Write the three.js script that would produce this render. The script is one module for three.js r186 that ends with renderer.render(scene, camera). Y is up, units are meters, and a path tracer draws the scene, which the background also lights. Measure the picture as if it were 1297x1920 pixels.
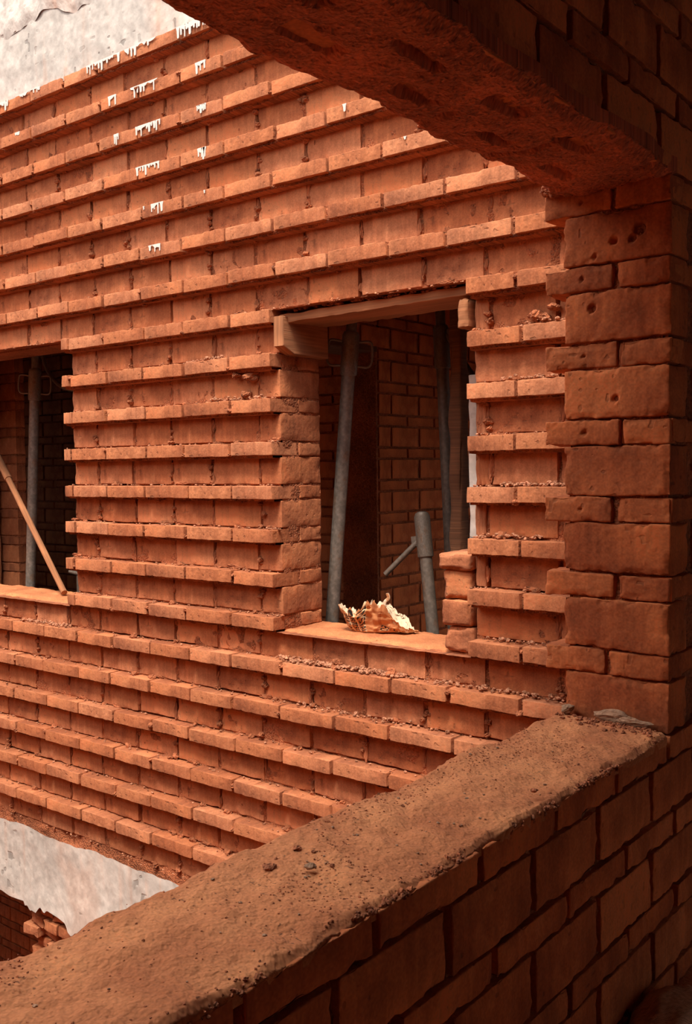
import * as THREE from 'three';
import { mergeGeometries } from 'three/addons/utils/BufferGeometryUtils.js';

// ------------------------------------------------------------------ camera, sky, exposure
const E = 1.14;                                   // eye height above the gallery floor; heights below are given from the eye
const scene = new THREE.Scene();
const camera = new THREE.PerspectiveCamera(55.09, 1297 / 1920, 0.05, 100);
camera.position.set(0, E, 0);
camera.rotation.order = 'YXZ';
camera.rotation.set(-0.0437, 0.6735, -0.0107);
const renderer = new THREE.WebGLRenderer({ antialias: true });
renderer.toneMapping = THREE.LinearToneMapping;
renderer.toneMappingExposure = 1.25;
renderer.shadowMap.enabled = true;

const SKY = 3.0;
{ // bright overcast sky, brighter overhead
  const w = 64, h = 32, a = new Float32Array(w * h * 4);
  for (let j = 0; j < h; j++) for (let i = 0; i < w; i++) {
    const el = ((j + 0.5) / h - 0.5) * Math.PI, s = Math.max(0, Math.sin(el));
    const L = SKY * (1 + 2 * s) / 3, o = (j * w + i) * 4;
    a[o] = L; a[o + 1] = L * 0.985; a[o + 2] = L * 0.965; a[o + 3] = 1;
  }
  const t = new THREE.DataTexture(a, w, h, THREE.RGBAFormat, THREE.FloatType);
  t.mapping = THREE.EquirectangularReflectionMapping; t.magFilter = THREE.LinearFilter; t.needsUpdate = true;
  scene.background = t; scene.environment = t;
}
const sun = new THREE.DirectionalLight(0xfff1e0, 4.0);      // sun behind thin cloud
sun.position.set(-0.2, E + 9.5, 2.4); sun.target.position.set(-2.6, E, -2.8);
sun.castShadow = true; sun.shadow.radius = 26; sun.shadow.mapSize.set(2048, 2048);
Object.assign(sun.shadow.camera, { left: -8, right: 8, top: 8, bottom: -8, near: 0.5, far: 30 });
scene.add(sun, sun.target);

// ------------------------------------------------------------------ helpers
function mulberry(a) { return () => { a |= 0; a = a + 0x6D2B79F5 | 0; let t = Math.imul(a ^ a >>> 15, 1 | a); t = t + Math.imul(t ^ t >>> 7, 61 | t) ^ t; return ((t ^ t >>> 14) >>> 0) / 4294967296; }; }
let R = mulberry(7);
const rr = (a, b) => a + (b - a) * R();
function h3(x, y, z) { let n = Math.imul(x, 374761393) ^ Math.imul(y, 668265263) ^ Math.imul(z, 2147483647 ^ 0x51ed27); n = Math.imul(n ^ n >>> 13, 1274126177); n ^= n >>> 16; return (n >>> 0) / 4294967296; }
const sm = (t) => t * t * (3 - 2 * t), lerp = (a, b, t) => a + (b - a) * t, clamp = (v, a, b) => Math.min(b, Math.max(a, v));
const step = (a, b, v) => sm(clamp((v - a) / (b - a), 0, 1));
function noise(x, y, z) {
  const i = Math.floor(x), j = Math.floor(y), k = Math.floor(z), u = sm(x - i), v = sm(y - j), w = sm(z - k);
  const f = (c) => lerp(lerp(h3(i, j, c), h3(i + 1, j, c), u), lerp(h3(i, j + 1, c), h3(i + 1, j + 1, c), u), v);
  return lerp(f(k), f(k + 1), w) * 2 - 1;
}
const fbm = (x, y, z, o = 3) => { let s = 0, a = 0.5; for (let i = 0; i < o; i++) { s += a * noise(x, y, z); x *= 2.03; y *= 2.03; z *= 2.03; a *= 0.5; } return s; };
function tn(x, y, p, q, s) {                      // tileable 2-d noise, periods p and q
  const i = Math.floor(x), j = Math.floor(y), u = sm(x - i), v = sm(y - j), m = (a, b) => ((a % b) + b) % b;
  return lerp(lerp(h3(m(i, p), m(j, q), s), h3(m(i + 1, p), m(j, q), s), u), lerp(h3(m(i, p), m(j + 1, q), s), h3(m(i + 1, p), m(j + 1, q), s), u), v) * 2 - 1;
}
const tf = (u, v, p, q, s, o) => { let r = 0, a = 0.5; for (let i = 0; i < o; i++) { r += a * tn(u * p, v * q, p, q, s + i); p *= 2; q *= 2; a *= 0.5; } return r; };
function tex(n, fn, srgb) {
  const a = new Uint8Array(n * n * 4);
  for (let j = 0; j < n; j++) for (let i = 0; i < n; i++) {
    const c = fn((i + 0.5) / n, (j + 0.5) / n), o = (j * n + i) * 4;
    for (let k = 0; k < 3; k++) a[o + k] = clamp((typeof c === 'number' ? c : c[k]) * 255, 0, 255);
    a[o + 3] = 255;
  }
  const t = new THREE.DataTexture(a, n, n);
  t.wrapS = t.wrapT = THREE.RepeatWrapping; t.magFilter = THREE.LinearFilter; t.minFilter = THREE.LinearMipmapLinearFilter; t.generateMipmaps = true;
  if (srgb) t.colorSpace = THREE.SRGBColorSpace;
  t.needsUpdate = true; return t;
}
const rep = (t, r) => { const c = t.clone(); c.repeat.set(r, r); c.needsUpdate = true; return c; };

// ------------------------------------------------------------------ materials (uv in metres)
const brickMap = tex(1024, (u, v) => {
  const big = tf(u, v, 5, 5, 1, 4), streak = tf(u, v, 90, 5, 21, 3), blot = tf(u, v, 14, 11, 41, 3), grain = tn(u * 256, v * 256, 256, 256, 61);
  const pale = step(0.10, 0.38, blot) * 0.75 + step(0.1, 0.5, streak) * 0.22;
  const pit = step(0.62, 0.8, tn(u * 70, v * 70, 70, 70, 77)) * step(0.0, 0.3, tn(u * 9, v * 9, 9, 9, 78));
  let b = 0.85 + big * 0.24 + blot * 0.12 + streak * 0.07 + grain * 0.06 - pit * 0.12;
  return [b + pale * 0.05, b * (1 + big * 0.1) + pale * 0.10, b * (1 + big * 0.14) + pale * 0.14];
}, true);
const brickBump = tex(1024, (u, v) => 0.6 + tf(u, v, 90, 6, 21, 3) * 0.10 + tf(u, v, 64, 64, 91, 3) * 0.35 + tf(u, v, 8, 8, 95, 2) * 0.14 - step(0.62, 0.8, tn(u * 70, v * 70, 70, 70, 77)) * step(0.0, 0.3, tn(u * 9, v * 9, 9, 9, 78)) * 0.4);
const earthMap = tex(1024, (u, v) => {
  const big = tf(u, v, 6, 6, 101, 4), g = tf(u, v, 120, 120, 111, 3), sp = step(0.66, 0.8, tn(u * 160, v * 160, 160, 160, 121)), wh = step(0.74, 0.86, tn(u * 110, v * 110, 110, 110, 131));
  const b = 0.84 + big * 0.22 + g * 0.22 - sp * 0.18 + wh * 0.2;
  return [b, b + wh * 0.05, b + wh * 0.08 + big * 0.03];
}, true);
const dustMap = tex(1024, (u, v) => {
  const big = tf(u, v, 7, 7, 161, 5), g = tf(u, v, 200, 200, 171, 2), sp = step(0.74, 0.86, tn(u * 150, v * 150, 150, 150, 181)) * step(-0.1, 0.25, tf(u, v, 9, 9, 183, 3));
  const b = 0.88 + big * 0.16 + g * 0.10 - sp * 0.3;
  return [b, b * (1 + big * 0.08), b * (1 + big * 0.12)];
}, true);
const earthBump = tex(1024, (u, v) => 0.5 + tf(u, v, 20, 20, 141, 4) * 0.6 + tf(u, v, 150, 150, 151, 2) * 0.5);
const concMap = tex(1024, (u, v) => {
  const big = tf(u, v, 4, 4, 201, 4), g = tf(u, v, 60, 60, 211, 4), run = tf(u, v, 30, 2, 221, 3), pit = step(0.55, 0.72, tn(u * 64, v * 64, 64, 64, 231)) * step(-0.05, 0.3, tf(u, v, 7, 7, 233, 2));
  const red = step(0.05, 0.4, tf(u, v, 5, 5, 241, 4)) * 0.07 + step(0.1, 0.4, run) * 0.06;
  const b = 0.9 + big * 0.10 + g * 0.12 + run * 0.05 - pit * 0.16;
  return [b, b - red * 0.7, b - red];
}, true);
const concBump = tex(1024, (u, v) => 0.6 + tf(u, v, 24, 24, 251, 5) * 0.6 - step(0.55, 0.72, tn(u * 64, v * 64, 64, 64, 231)) * step(-0.05, 0.3, tf(u, v, 7, 7, 233, 2)) * 0.5);
const woodMap = tex(512, (u, v) => { const w = tf(u + 0.01 * tn(u * 6, v * 6, 6, 6, 301), v, 3, 90, 311, 3), b = 0.86 + w * 0.15 + tf(u, v, 5, 5, 321, 2) * 0.16; return [b, b * 0.97, b * 0.93]; }, true);
const metalMap = tex(512, (u, v) => { const r = step(0.2, 0.45, tf(u, v, 8, 8, 401, 4)) * 0.6, b = 0.85 + tf(u, v, 30, 30, 411, 3) * 0.2; return [b, b * (1 - 0.16 * r), b * (1 - 0.26 * r)]; }, true);
const weave = tex(512, (u, v) => { const a = Math.abs(Math.sin(u * 60 * Math.PI)), b = Math.abs(Math.sin(v * 60 * Math.PI)); return 0.35 + 0.45 * Math.max(a * (0.7 + 0.3 * tn(u * 60, v * 60, 60, 60, 501)), b) + 0.2 * tn(u * 40, v * 40, 40, 40, 502); });

const mat = (rgb, o = {}) => { const m = new THREE.MeshStandardMaterial({ roughness: 0.95, ...o }); m.color.setRGB(...rgb); return m; };
const S = 1 / 0.9;                                 // brick texture tile in metres
const bm = rep(brickMap, S), bb = rep(brickBump, S), em = rep(earthMap, 1 / 0.7), eb = rep(earthBump, 1 / 0.7), cm = rep(concMap, 1 / 1.6), cb = rep(concBump, 1 / 1.6);
const TONE = [[0.55, 0.180, 0.070], [0.58, 0.200, 0.084], [0.52, 0.160, 0.058], [0.56, 0.188, 0.074], [0.53, 0.167, 0.062], [0.60, 0.216, 0.094]];
const SHADE_TONE = [[0.63, 0.172, 0.052], [0.65, 0.185, 0.058], [0.60, 0.156, 0.044], [0.64, 0.178, 0.054], [0.61, 0.164, 0.048], [0.66, 0.194, 0.062]];  // more saturated copy of TONE: colour of the shaded walls put into the brick
const BR_SHADE = SHADE_TONE.map((c) => mat(c, { map: bm, bumpMap: bb, bumpScale: 0.0032 }));
const BR = TONE.map((c) => mat(c, { map: bm, bumpMap: bb, bumpScale: 0.0032 }));
const MORTAR = mat([0.47, 0.145, 0.056], { map: em, bumpMap: eb, bumpScale: 0.008 });
const CRUMB = mat([0.58, 0.25, 0.135], { map: em, bumpMap: eb, bumpScale: 0.004 });
const DUST = mat([0.64, 0.228, 0.086], { map: rep(dustMap, 1 / 0.6), bumpMap: eb, bumpScale: 0.003 });
const BEDDING = mat([0.60, 0.145, 0.058], { map: em, bumpMap: eb, bumpScale: 0.008 });
const CONC = mat([0.64, 0.59, 0.54], { map: cm, bumpMap: cb, bumpScale: 0.0035 });
const SKIN = mat([0.76, 0.70, 0.64], { map: cm, bumpMap: cb, bumpScale: 0.008 });
const PAINT = mat([0.68, 0.60, 0.54], { roughness: 0.8 });
const WOOD = mat([0.50, 0.215, 0.10], { map: rep(woodMap, 2.5), bumpMap: rep(woodMap, 2.5), bumpScale: 0.002 });
const DARKWOOD = mat([0.20, 0.085, 0.04], { map: rep(woodMap, 2.5), bumpMap: rep(woodMap, 2.5), bumpScale: 0.003 });
const STEEL = mat([0.16, 0.125, 0.10], { map: rep(metalMap, 3), roughness: 0.55, metalness: 0.25 });
const ZINC = mat([0.29, 0.245, 0.21], { map: rep(metalMap, 3), roughness: 0.5, metalness: 0.3 });
const STONE = mat([0.44, 0.25, 0.145], { map: em, bumpMap: eb, bumpScale: 0.003 });
const BURLAP = mat([0.80, 0.53, 0.34], { map: rep(weave, 5), bumpMap: rep(weave, 5), bumpScale: 0.003 });

// ------------------------------------------------------------------ geometry
function lines(half, n, r) { const a = []; for (let i = 0; i <= n; i++) a.push(i === 0 ? -half : i === n ? half : lerp(-half + r, half - r, n === 2 ? 0.5 : (i - 1) / (n - 2))); return a; }
function smoothNormals(g) {
  const p = g.attributes.position, acc = new Map(), key = (i) => Math.round(p.getX(i) * 2e4) + '_' + Math.round(p.getY(i) * 2e4) + '_' + Math.round(p.getZ(i) * 2e4), ks = [];
  for (let i = 0; i < p.count; i++) { const k = key(i); ks.push(k); if (!acc.has(k)) acc.set(k, new THREE.Vector3()); }
  const a = new THREE.Vector3(), b = new THREE.Vector3(), c = new THREE.Vector3(), ix = g.index;
  for (let f = 0; f < ix.count; f += 3) {
    a.fromBufferAttribute(p, ix.getX(f)); b.fromBufferAttribute(p, ix.getX(f + 1)); c.fromBufferAttribute(p, ix.getX(f + 2));
    b.sub(a); c.sub(a); b.cross(c); for (let q = 0; q < 3; q++) acc.get(ks[ix.getX(f + q)]).add(b);
  }
  const n = new Float32Array(p.count * 3);
  for (let i = 0; i < p.count; i++) acc.get(ks[i]).clone().normalize().toArray(n, i * 3);
  g.setAttribute('normal', new THREE.BufferAttribute(n, 3));
  return g;
}
// a hand-moulded brick: rounded, chipped edges, slightly uneven faces; holes = [[x, y, radius, depth]] on the +z face
function brick(w, h, d, { n = [9, 3, 3], r = 0.005, rough = 0.0016, chip = 0.005, seed = 0, holes = [] } = {}) {
  const g = new THREE.BoxGeometry(w, h, d, ...n), p = g.attributes.position, nm = g.attributes.normal, uv = g.attributes.uv;
  const L = [lines(w / 2, n[0], r), lines(h / 2, n[1], r), lines(d / 2, n[2], r)], H = [w / 2, h / 2, d / 2], ou = h3(seed, 3, 1) * 5, ov = h3(seed, 7, 2) * 5;
  for (let i = 0; i < p.count; i++) {
    const q = [p.getX(i), p.getY(i), p.getZ(i)].map((v, k) => L[k][clamp(Math.round((v / (2 * H[k]) + 0.5) * n[k]), 0, n[k])]);
    const ax = [nm.getX(i), nm.getY(i), nm.getZ(i)].map(Math.abs), [x0, y0, z0] = q;
    if (ax[2] > 0.5) uv.setXY(i, x0 + ou, y0 + ov); else if (ax[0] > 0.5) uv.setXY(i, z0 + ou + 0.3, y0 + ov); else uv.setXY(i, x0 + ou, z0 + ov + 0.4);
    const near = q.map((v, k) => Math.max(0, 1 - (H[k] - Math.abs(v)) / 0.016)), ne = near.slice().sort((a, b) => b - a);
    const edge = ne[0] * ne[1];                                 // 1 on an edge, 0 inside a face
    const bite = chip * edge * Math.max(0, 0.35 + 1.1 * noise(x0 * 34 + seed * 9.1, y0 * 40 + seed, z0 * 34 - seed * 3) + 0.5 * noise(x0 * 110 + seed, y0 * 110, z0 * 110));
    const v = new THREE.Vector3(...q), c = new THREE.Vector3(...q.map((t, k) => clamp(t, -H[k] + r, H[k] - r)));
    const dir = v.clone().sub(c); if (dir.lengthSq() > 1e-12) { dir.normalize(); v.copy(c).addScaledVector(dir, r - bite); }
    const o = fbm(x0 * 12 + seed * 5, y0 * 12, z0 * 12 + seed, 2) * rough * 2;
    v.x += (nm.getX(i) ? 0 : 0) + (near[0] ? o * Math.sign(x0) : 0); v.y += near[1] ? o * Math.sign(y0) : 0; v.z += near[2] ? o * Math.sign(z0) : 0;
    if (nm.getZ(i) > 0.5) for (const [hx, hy, hr, hd] of holes) { const t = Math.hypot(x0 - hx, (y0 - hy)) / hr * (1 + 0.35 * noise(x0 * 90, y0 * 90, seed)); if (t < 1.3) v.z -= hd * (1 - step(0.45, 1.1, t)); }
    p.setXYZ(i, v.x, v.y, v.z);
  }
  return smoothNormals(g);
}
// uneven sheet; f(a, b) gives the point, skip(a, b) leaves cells out
function sheet(us, vs, f, uvf, skip) {
  const P = [], U = [], I = [], w = us.length;
  for (const v of vs) for (const u of us) { P.push(...f(u, v)); U.push(...uvf(u, v)); }
  for (let j = 0; j < vs.length - 1; j++) for (let i = 0; i < w - 1; i++) {
    if (skip && skip((us[i] + us[i + 1]) / 2, (vs[j] + vs[j + 1]) / 2)) continue;
    const a = j * w + i; I.push(a, a + 1, a + w, a + 1, a + w + 1, a + w);
  }
  const g = new THREE.BufferGeometry();
  g.setAttribute('position', new THREE.Float32BufferAttribute(P, 3)); g.setAttribute('uv', new THREE.Float32BufferAttribute(U, 2)); g.setIndex(I);
  g.computeVertexNormals(); return g;
}
const range = (a, b, s) => { const n = Math.max(1, Math.round(Math.abs(b - a) / s)), o = []; for (let i = 0; i <= n; i++) o.push(lerp(a, b, i / n)); return o; };
function box(x0, x1, y0, y1, z0, z1) {              // uv in metres
  const g = new THREE.BoxGeometry(x1 - x0, y1 - y0, z1 - z0); g.translate((x0 + x1) / 2, (y0 + y1) / 2, (z0 + z1) / 2);
  const p = g.attributes.position, n = g.attributes.normal, uv = g.attributes.uv;
  for (let i = 0; i < p.count; i++) { const x = p.getX(i), y = p.getY(i), z = p.getZ(i); if (Math.abs(n.getZ(i)) > 0.5) uv.setXY(i, x, y); else if (Math.abs(n.getX(i)) > 0.5) uv.setXY(i, z, y); else uv.setXY(i, x, z); }
  return g;
}
function lump(r, seed, flat = 1) {
  const g = new THREE.IcosahedronGeometry(r, r > 0.012 ? 2 : 1), p = g.attributes.position, uv = g.attributes.uv;
  for (let i = 0; i < p.count; i++) { const x = p.getX(i), y = p.getY(i), z = p.getZ(i), s = 1 + 0.5 * noise(x / r * 1.3 + seed * 3.7, y / r * 1.3, z / r * 1.3 + seed) + 0.25 * noise(x / r * 3 + seed, y / r * 3, z / r * 3); p.setXYZ(i, x * s, y * s * flat, z * s); uv.setXY(i, x * s + seed * 0.13, y * s + z * s + seed * 0.29); }
  g.computeVertexNormals(); return g;
}
function tube(pts, r, seg = 10, closed = false) { return new THREE.TubeGeometry(new THREE.CatmullRomCurve3(pts.map((p) => new THREE.Vector3(...p)), closed), pts.length * 8, r, seg, closed); }
function rod(a, b, r0, r1 = r0, seg = 20) {
  const A = new THREE.Vector3(...a), B = new THREE.Vector3(...b), d = B.clone().sub(A), L = d.length(), g = new THREE.CylinderGeometry(r1, r0, L, seg);
  const uv = g.attributes.uv; for (let i = 0; i < uv.count; i++) uv.setXY(i, uv.getY(i) * L, uv.getX(i) * r0 * 6.3);
  g.translate(0, L / 2, 0); g.applyQuaternion(new THREE.Quaternion().setFromUnitVectors(new THREE.Vector3(0, 1, 0), d.normalize())); g.translate(...a); return g;
}
const used = {};
function numbered(n) { const k = used[n] = (used[n] ?? -1) + 1; return k ? n + '_' + String(k).padStart(3, '0') : n; }
function add(name, g, m, parent) {
  if (Array.isArray(g)) g = mergeGeometries(g.map((q) => { const c = q.index ? q.toNonIndexed() : q; for (const k of Object.keys(c.attributes)) if (!['position', 'normal', 'uv'].includes(k)) c.deleteAttribute(k); return c; }));
  const o = new THREE.Mesh(g, m); o.name = parent ? name : numbered(name); o.castShadow = o.receiveShadow = true; (parent || scene).add(o); return o;
}
function thing(name, label, category, pos = [0, E, 0], extra = {}) { const o = new THREE.Group(); o.name = numbered(name); o.position.set(...pos); o.userData = { label, category, ...extra }; scene.add(o); return o; }
const tag = (o, label, category, extra = {}) => { o.userData = { label, category, ...extra }; return o; };
const STRUCT = { kind: 'structure' };

// in view through the opening of the gallery wall (used only to decide which bricks are built as single pieces)
camera.updateMatrixWorld(true); camera.updateProjectionMatrix();
const XO = -1.003, XI = -0.756, DP = -2.05, SILL = -0.579, HEAD = 0.622;
function seen(x, y, z) {
  const v = new THREE.Vector3(x, y + E, z).project(camera); if (Math.abs(v.x) > 1.08 || Math.abs(v.y) > 1.05) return false;
  if (x > XO - 0.02) return true;
  const t = XO / x; return y * t > SILL - 0.03 && y * t < HEAD + 0.05 && z * t > DP - 0.06;
}

// ------------------------------------------------------------------ wall_back: corrugated courtyard wall with two windows
const P = 0.17, Y0 = -0.0623, TH = 0.053, ZF = -2.779, ZT = -2.833, ZB = -3.072;
const W1L = -6.4, WINS = [[-5.4, -3.909], [-2.578, -1.713]];
const MODX = 0.2585;
function clip(a, b, joints) {                        // joint positions -> [from, to] pieces inside a..b, slivers joined to their neighbour
  const cut = [a, ...joints.filter((x) => x > a + 0.045 && x < b - 0.045), b], o = []; for (let i = 0; i < cut.length - 1; i++) o.push([cut[i], cut[i + 1]]); return o;
}
const spans = (cutout) => cutout ? [[W1L, WINS[0][0]], [WINS[0][1], WINS[1][0]], [WINS[1][1], XO]] : [[W1L, XO]];
const joints = (phase, jit) => { const o = []; for (let n = -16; n < 10; n++) o.push(phase + n * MODX + rr(-jit, jit)); return o; };
const thinVar = [], tallVar = [], fullVar = [];
for (let i = 0; i < 8; i++) {
  thinVar.push(brick(0.246, TH, 0.15, { n: [20, 4, 3], r: 0.003, chip: 0.0038, rough: 0.0009, seed: i + 1 }));
  tallVar.push(brick(0.244, 0.107, 0.105, { n: [16, 8, 2], r: 0.003, chip: 0.006, rough: 0.0012, seed: i + 21 }));
}
function wallPart(root, set = BR) { const bag = BR.map(() => []); return { root, put(name, g, m, pos, rot = [0, 0, 0], sx = 1, single = true) {
  if (single) { const o = add(name, g, set[m], root); o.position.set(...pos); o.rotation.set(...rot); o.scale.x = sx; return o; }
  const c = g.clone().applyMatrix4(new THREE.Matrix4().compose(new THREE.Vector3(...pos), new THREE.Quaternion().setFromEuler(new THREE.Euler(...rot)), new THREE.Vector3(sx, 1, 1))); bag[m % 2].push(c);
}, flush(name) { bag.forEach((b, i) => { if (b.length) add(name, b, set[i], root).userData.kind = 'stuff'; }); } }; }

const wb = thing('wall_back', 'orange brick courtyard wall with projecting ledge courses and two window openings', 'wall', [0, E, 0], STRUCT);
{
  const W = wallPart(wb), lumps = [], crumbs = [], smears = [];
  for (let k = -9; k <= 12; k++) {
    const yt = Y0 + k * P, cutThin = k >= -3 && k <= 4, cutTall = k >= -2 && k <= 4;
    if (k <= 11) for (const [a, b] of spans(cutThin)) for (const [x0, x1] of clip(a, b, joints(-2.812, 0.014))) {
      const l = x1 - x0 - 0.011, x = (x0 + x1) / 2, out = rr(-0.003, 0.004);
      W.put('projecting_brick', thinVar[R() * 8 | 0], R() * 6 | 0, [x, yt - TH / 2 + rr(-0.002, 0.002), ZF - 0.075 + out], [rr(-0.012, 0.012), rr(-0.006, 0.006), rr(-0.003, 0.003)], l / 0.246, seen(x, yt, ZF));
      if (x1 < b - 0.02 && R() < 0.35) lumps.push([x1 - 0.003, yt - rr(0.01, 0.05), ZF - 0.006, rr(0.008, 0.014)]);
    }
    for (const [a, b] of spans(cutTall)) for (const [x0, x1] of clip(a, b, joints(-2.6945, 0.014))) {
      const l = x1 - x0 - 0.013, x = (x0 + x1) / 2, y = yt - TH - 0.0585, end = cutTall && (Math.abs(x1 - WINS[1][0]) < 0.01);
      if (y < -1.8) continue;
      if (end) { const g = brick(l + 0.008, 0.107, ZT - ZB, { n: [6, 8, 14], r: 0.0035, chip: 0.005, rough: 0.0014, seed: k + 60 }); W.put('end_brick', g, R() * 6 | 0, [x, y, (ZT + ZB) / 2]); }
      else W.put('recessed_brick', tallVar[R() * 8 | 0], R() * 6 | 0, [x, y + rr(-0.002, 0.002), ZT - 0.0525 + rr(-0.006, 0.002)], [rr(-0.012, 0.012), rr(-0.01, 0.01), rr(-0.006, 0.006)], l / 0.244, seen(x, y, ZT));
      const inside = x1 < b - 0.02;
      if (inside && R() < 0.4) for (let q = 0; q < 3; q++) lumps.push([x1 + rr(-0.012, 0.012), y + rr(-0.055, 0.05), ZT - 0.002, rr(0.007, 0.016)]);
      if (inside && R() < 0.7) smears.push([x1 + rr(-0.004, 0.004), y + rr(-0.03, 0.02), ZT - rr(0.002, 0.010), rr(0.010, 0.016), rr(1.6, 3.2)]);
      if (R() < 0.3) smears.push([rr(x0, x1), y - 0.05, ZT - 0.004, rr(0.010, 0.018), 0.6]);
      if (R() < 0.45) lumps.push([rr(x0, x1), y - 0.056, ZT + rr(0, 0.01), rr(0.008, 0.018)]);
      if (R() < 0.10) lumps.push([rr(x0, x1), y + 0.05, ZT, rr(0.008, 0.018)]);
      if (k < 9) for (let q = 0; q < 9; q++) if (R() < 0.6) crumbs.push([rr(x0, x1), y - 0.058, ZT + rr(0.002, 0.05) * R(), rr(0.002, 0.006)]);
    }
  }
  // second brick of each ledge course, in the reveal beside the window
  for (let k = -3; k <= 4; k++) if (k !== 4) W.put('reveal_brick', brick(0.115, TH, 0.128, { n: [4, 4, 6], chip: 0.007, seed: k + 90 }), R() * 6 | 0, [-2.578 - 0.0575, Y0 + k * P - TH / 2, (-2.937 + ZB) / 2]);
  for (let k = -3; k <= 4; k++) W.put('reveal_brick', brick(0.115, TH, 0.128, { n: [4, 4, 6], chip: 0.007, seed: k + 120 }), R() * 6 | 0, [-1.713 + 0.0575, Y0 + k * P - TH / 2, (-2.937 + ZB) / 2]);
  W.flush('further_bricks');
  // heaps of mortar crumbs on the ledges, where the photo shows them
  for (const [xa, xb, k, n] of [[-2.6, -2.0, -4, 340], [-4.3, -3.95, -4, 90], [-2.95, -2.66, 2, 60], [-3.1, -2.85, 3, 40], [-1.6, -1.15, 0, 140], [-1.65, -1.2, -3, 60], [-1.7, -1.45, -1, 30], [-1.6, -1.1, 2, 70], [-1.5, -1.3, 3, 60], [-2.2, -1.3, -4, 120], [-4.25, -4.1, 10, 30], [-3.95, -3.85, 10, 20], [-2.5, -1.8, -5, 60]])
    for (let i = 0; i < n; i++) { const t = R(); crumbs.push([rr(xa, xb), Y0 + k * P + rr(0, 0.006) + t * 0.012 * R(), ZT + 0.002 + rr(0, 0.05) * rr(0.2, 1), rr(0.002, 0.008)]); }
  for (const [x, k, dy, r] of [[-2.75, 2, 0.02, 0.022], [-2.72, 3, -0.075, 0.03], [-2.79, 3, -0.07, 0.022], [-1.47, 3, 0.03, 0.024], [-1.44, 3, 0.018, 0.02], [-1.41, 3, 0.05, 0.018], [-1.26, 3, 0.01, 0.02], [-1.6, -1, 0.006, 0.022], [-2.05, -4, 0.012, 0.02], [-2.3, -4, 0.012, 0.024]]) lumps.push([x, Y0 + k * P + dy, ZT + 0.012, r]);
  add('mortar_lumps', lumps.map(([x, y, z, r], i) => lump(r, i, 0.75).translate(x, y, z)), MORTAR, wb).userData.kind = 'stuff';
  add('mortar_smears', smears.map(([x, y, z, r, t], i) => lump(r, i + 700, 1).scale(t < 1 ? 2.4 : 0.8, t, 0.55).translate(x, y, z)), MORTAR, wb).userData.kind = 'stuff';
  add('mortar_crumbs', crumbs.map(([x, y, z, r], i) => lump(Math.min(r, 0.011), i, 0.7).translate(x, y + r * 0.4, z)), CRUMB, wb).userData.kind = 'stuff';
  // mortar between and behind the bricks
  const ys = []; for (let k = -9; k <= 12; k++) { const t = Y0 + k * P; ys.push(...[-0.166, -0.15, -0.135, -0.12, -0.105, -0.09, -0.075, -0.0625, -0.061, -0.045, -0.03, -0.015, -0.005, -0.0035].map((v) => t + v)); }
  const yy = [-1.83, -1.815, -1.8, -1.785, ...ys.filter((v) => v > -1.78 && v < 1.82)];
  const inWin = (x, y, m) => WINS.some(([a, b]) => x > a - m && x < b + m) && y > -0.632 && y < 0.612;
  const depth = (x, y) => { const f = (((y - Y0) / P) % 1 + 1) % 1, thin = y > -1.764 && f > 1 - 0.062 / P && f < 1 - 0.0036 / P; const nz = fbm(x * 28, y * 28, 3, 3), deep = step(0.0, 0.5, fbm(x * 5, y * 9, 8, 2)); return (thin ? ZF - 0.017 - 0.012 * deep : ZT - 0.008 - 0.022 * deep) + nz * 0.012; };
  add('mortar', [sheet(range(W1L, XO, 0.013), yy, (x, y) => [x, y, depth(x, y)], (x, y) => [x, y], (x, y) => inWin(x, y, 0.008)),
    sheet(range(ZT - 0.012, ZB, 0.012), range(-0.63, 0.61, 0.012), (z, y) => [WINS[1][0] - 0.0075 + fbm(z * 26, y * 26, 17, 3) * 0.006, y, z], (z, y) => [z, y]),
    box(W1L, XO, -1.83, -0.632, ZB, ZT - 0.045), box(W1L, XO, 0.615, 1.83, ZB, ZT - 0.045),
    box(W1L, WINS[0][0] - 0.008, -0.632, 0.615, ZB, ZT - 0.045), box(WINS[0][1] + 0.008, WINS[1][0] - 0.008, -0.632, 0.615, ZB, ZT - 0.045), box(WINS[1][1] + 0.008, XO, -0.632, 0.615, ZB, ZT - 0.045)], MORTAR, wb);
  // window sills: a bed of dusty mortar over the course below
  for (const [a, b] of WINS) add('sill_bed', sheet(range(a - 0.01, b + 0.01, 0.012), range(ZT - 0.002, ZB - 0.01, 0.01), (x, z) => [x, -0.627 + 0.004 + fbm(x * 9, z * 9, 4, 3) * 0.010 + fbm(x * 60, z * 60, 4, 2) * 0.004 - 0.016 * step(ZT - 0.03, ZT - 0.002, z), z], (x, z) => [x, z]), DUST, wb);
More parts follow.
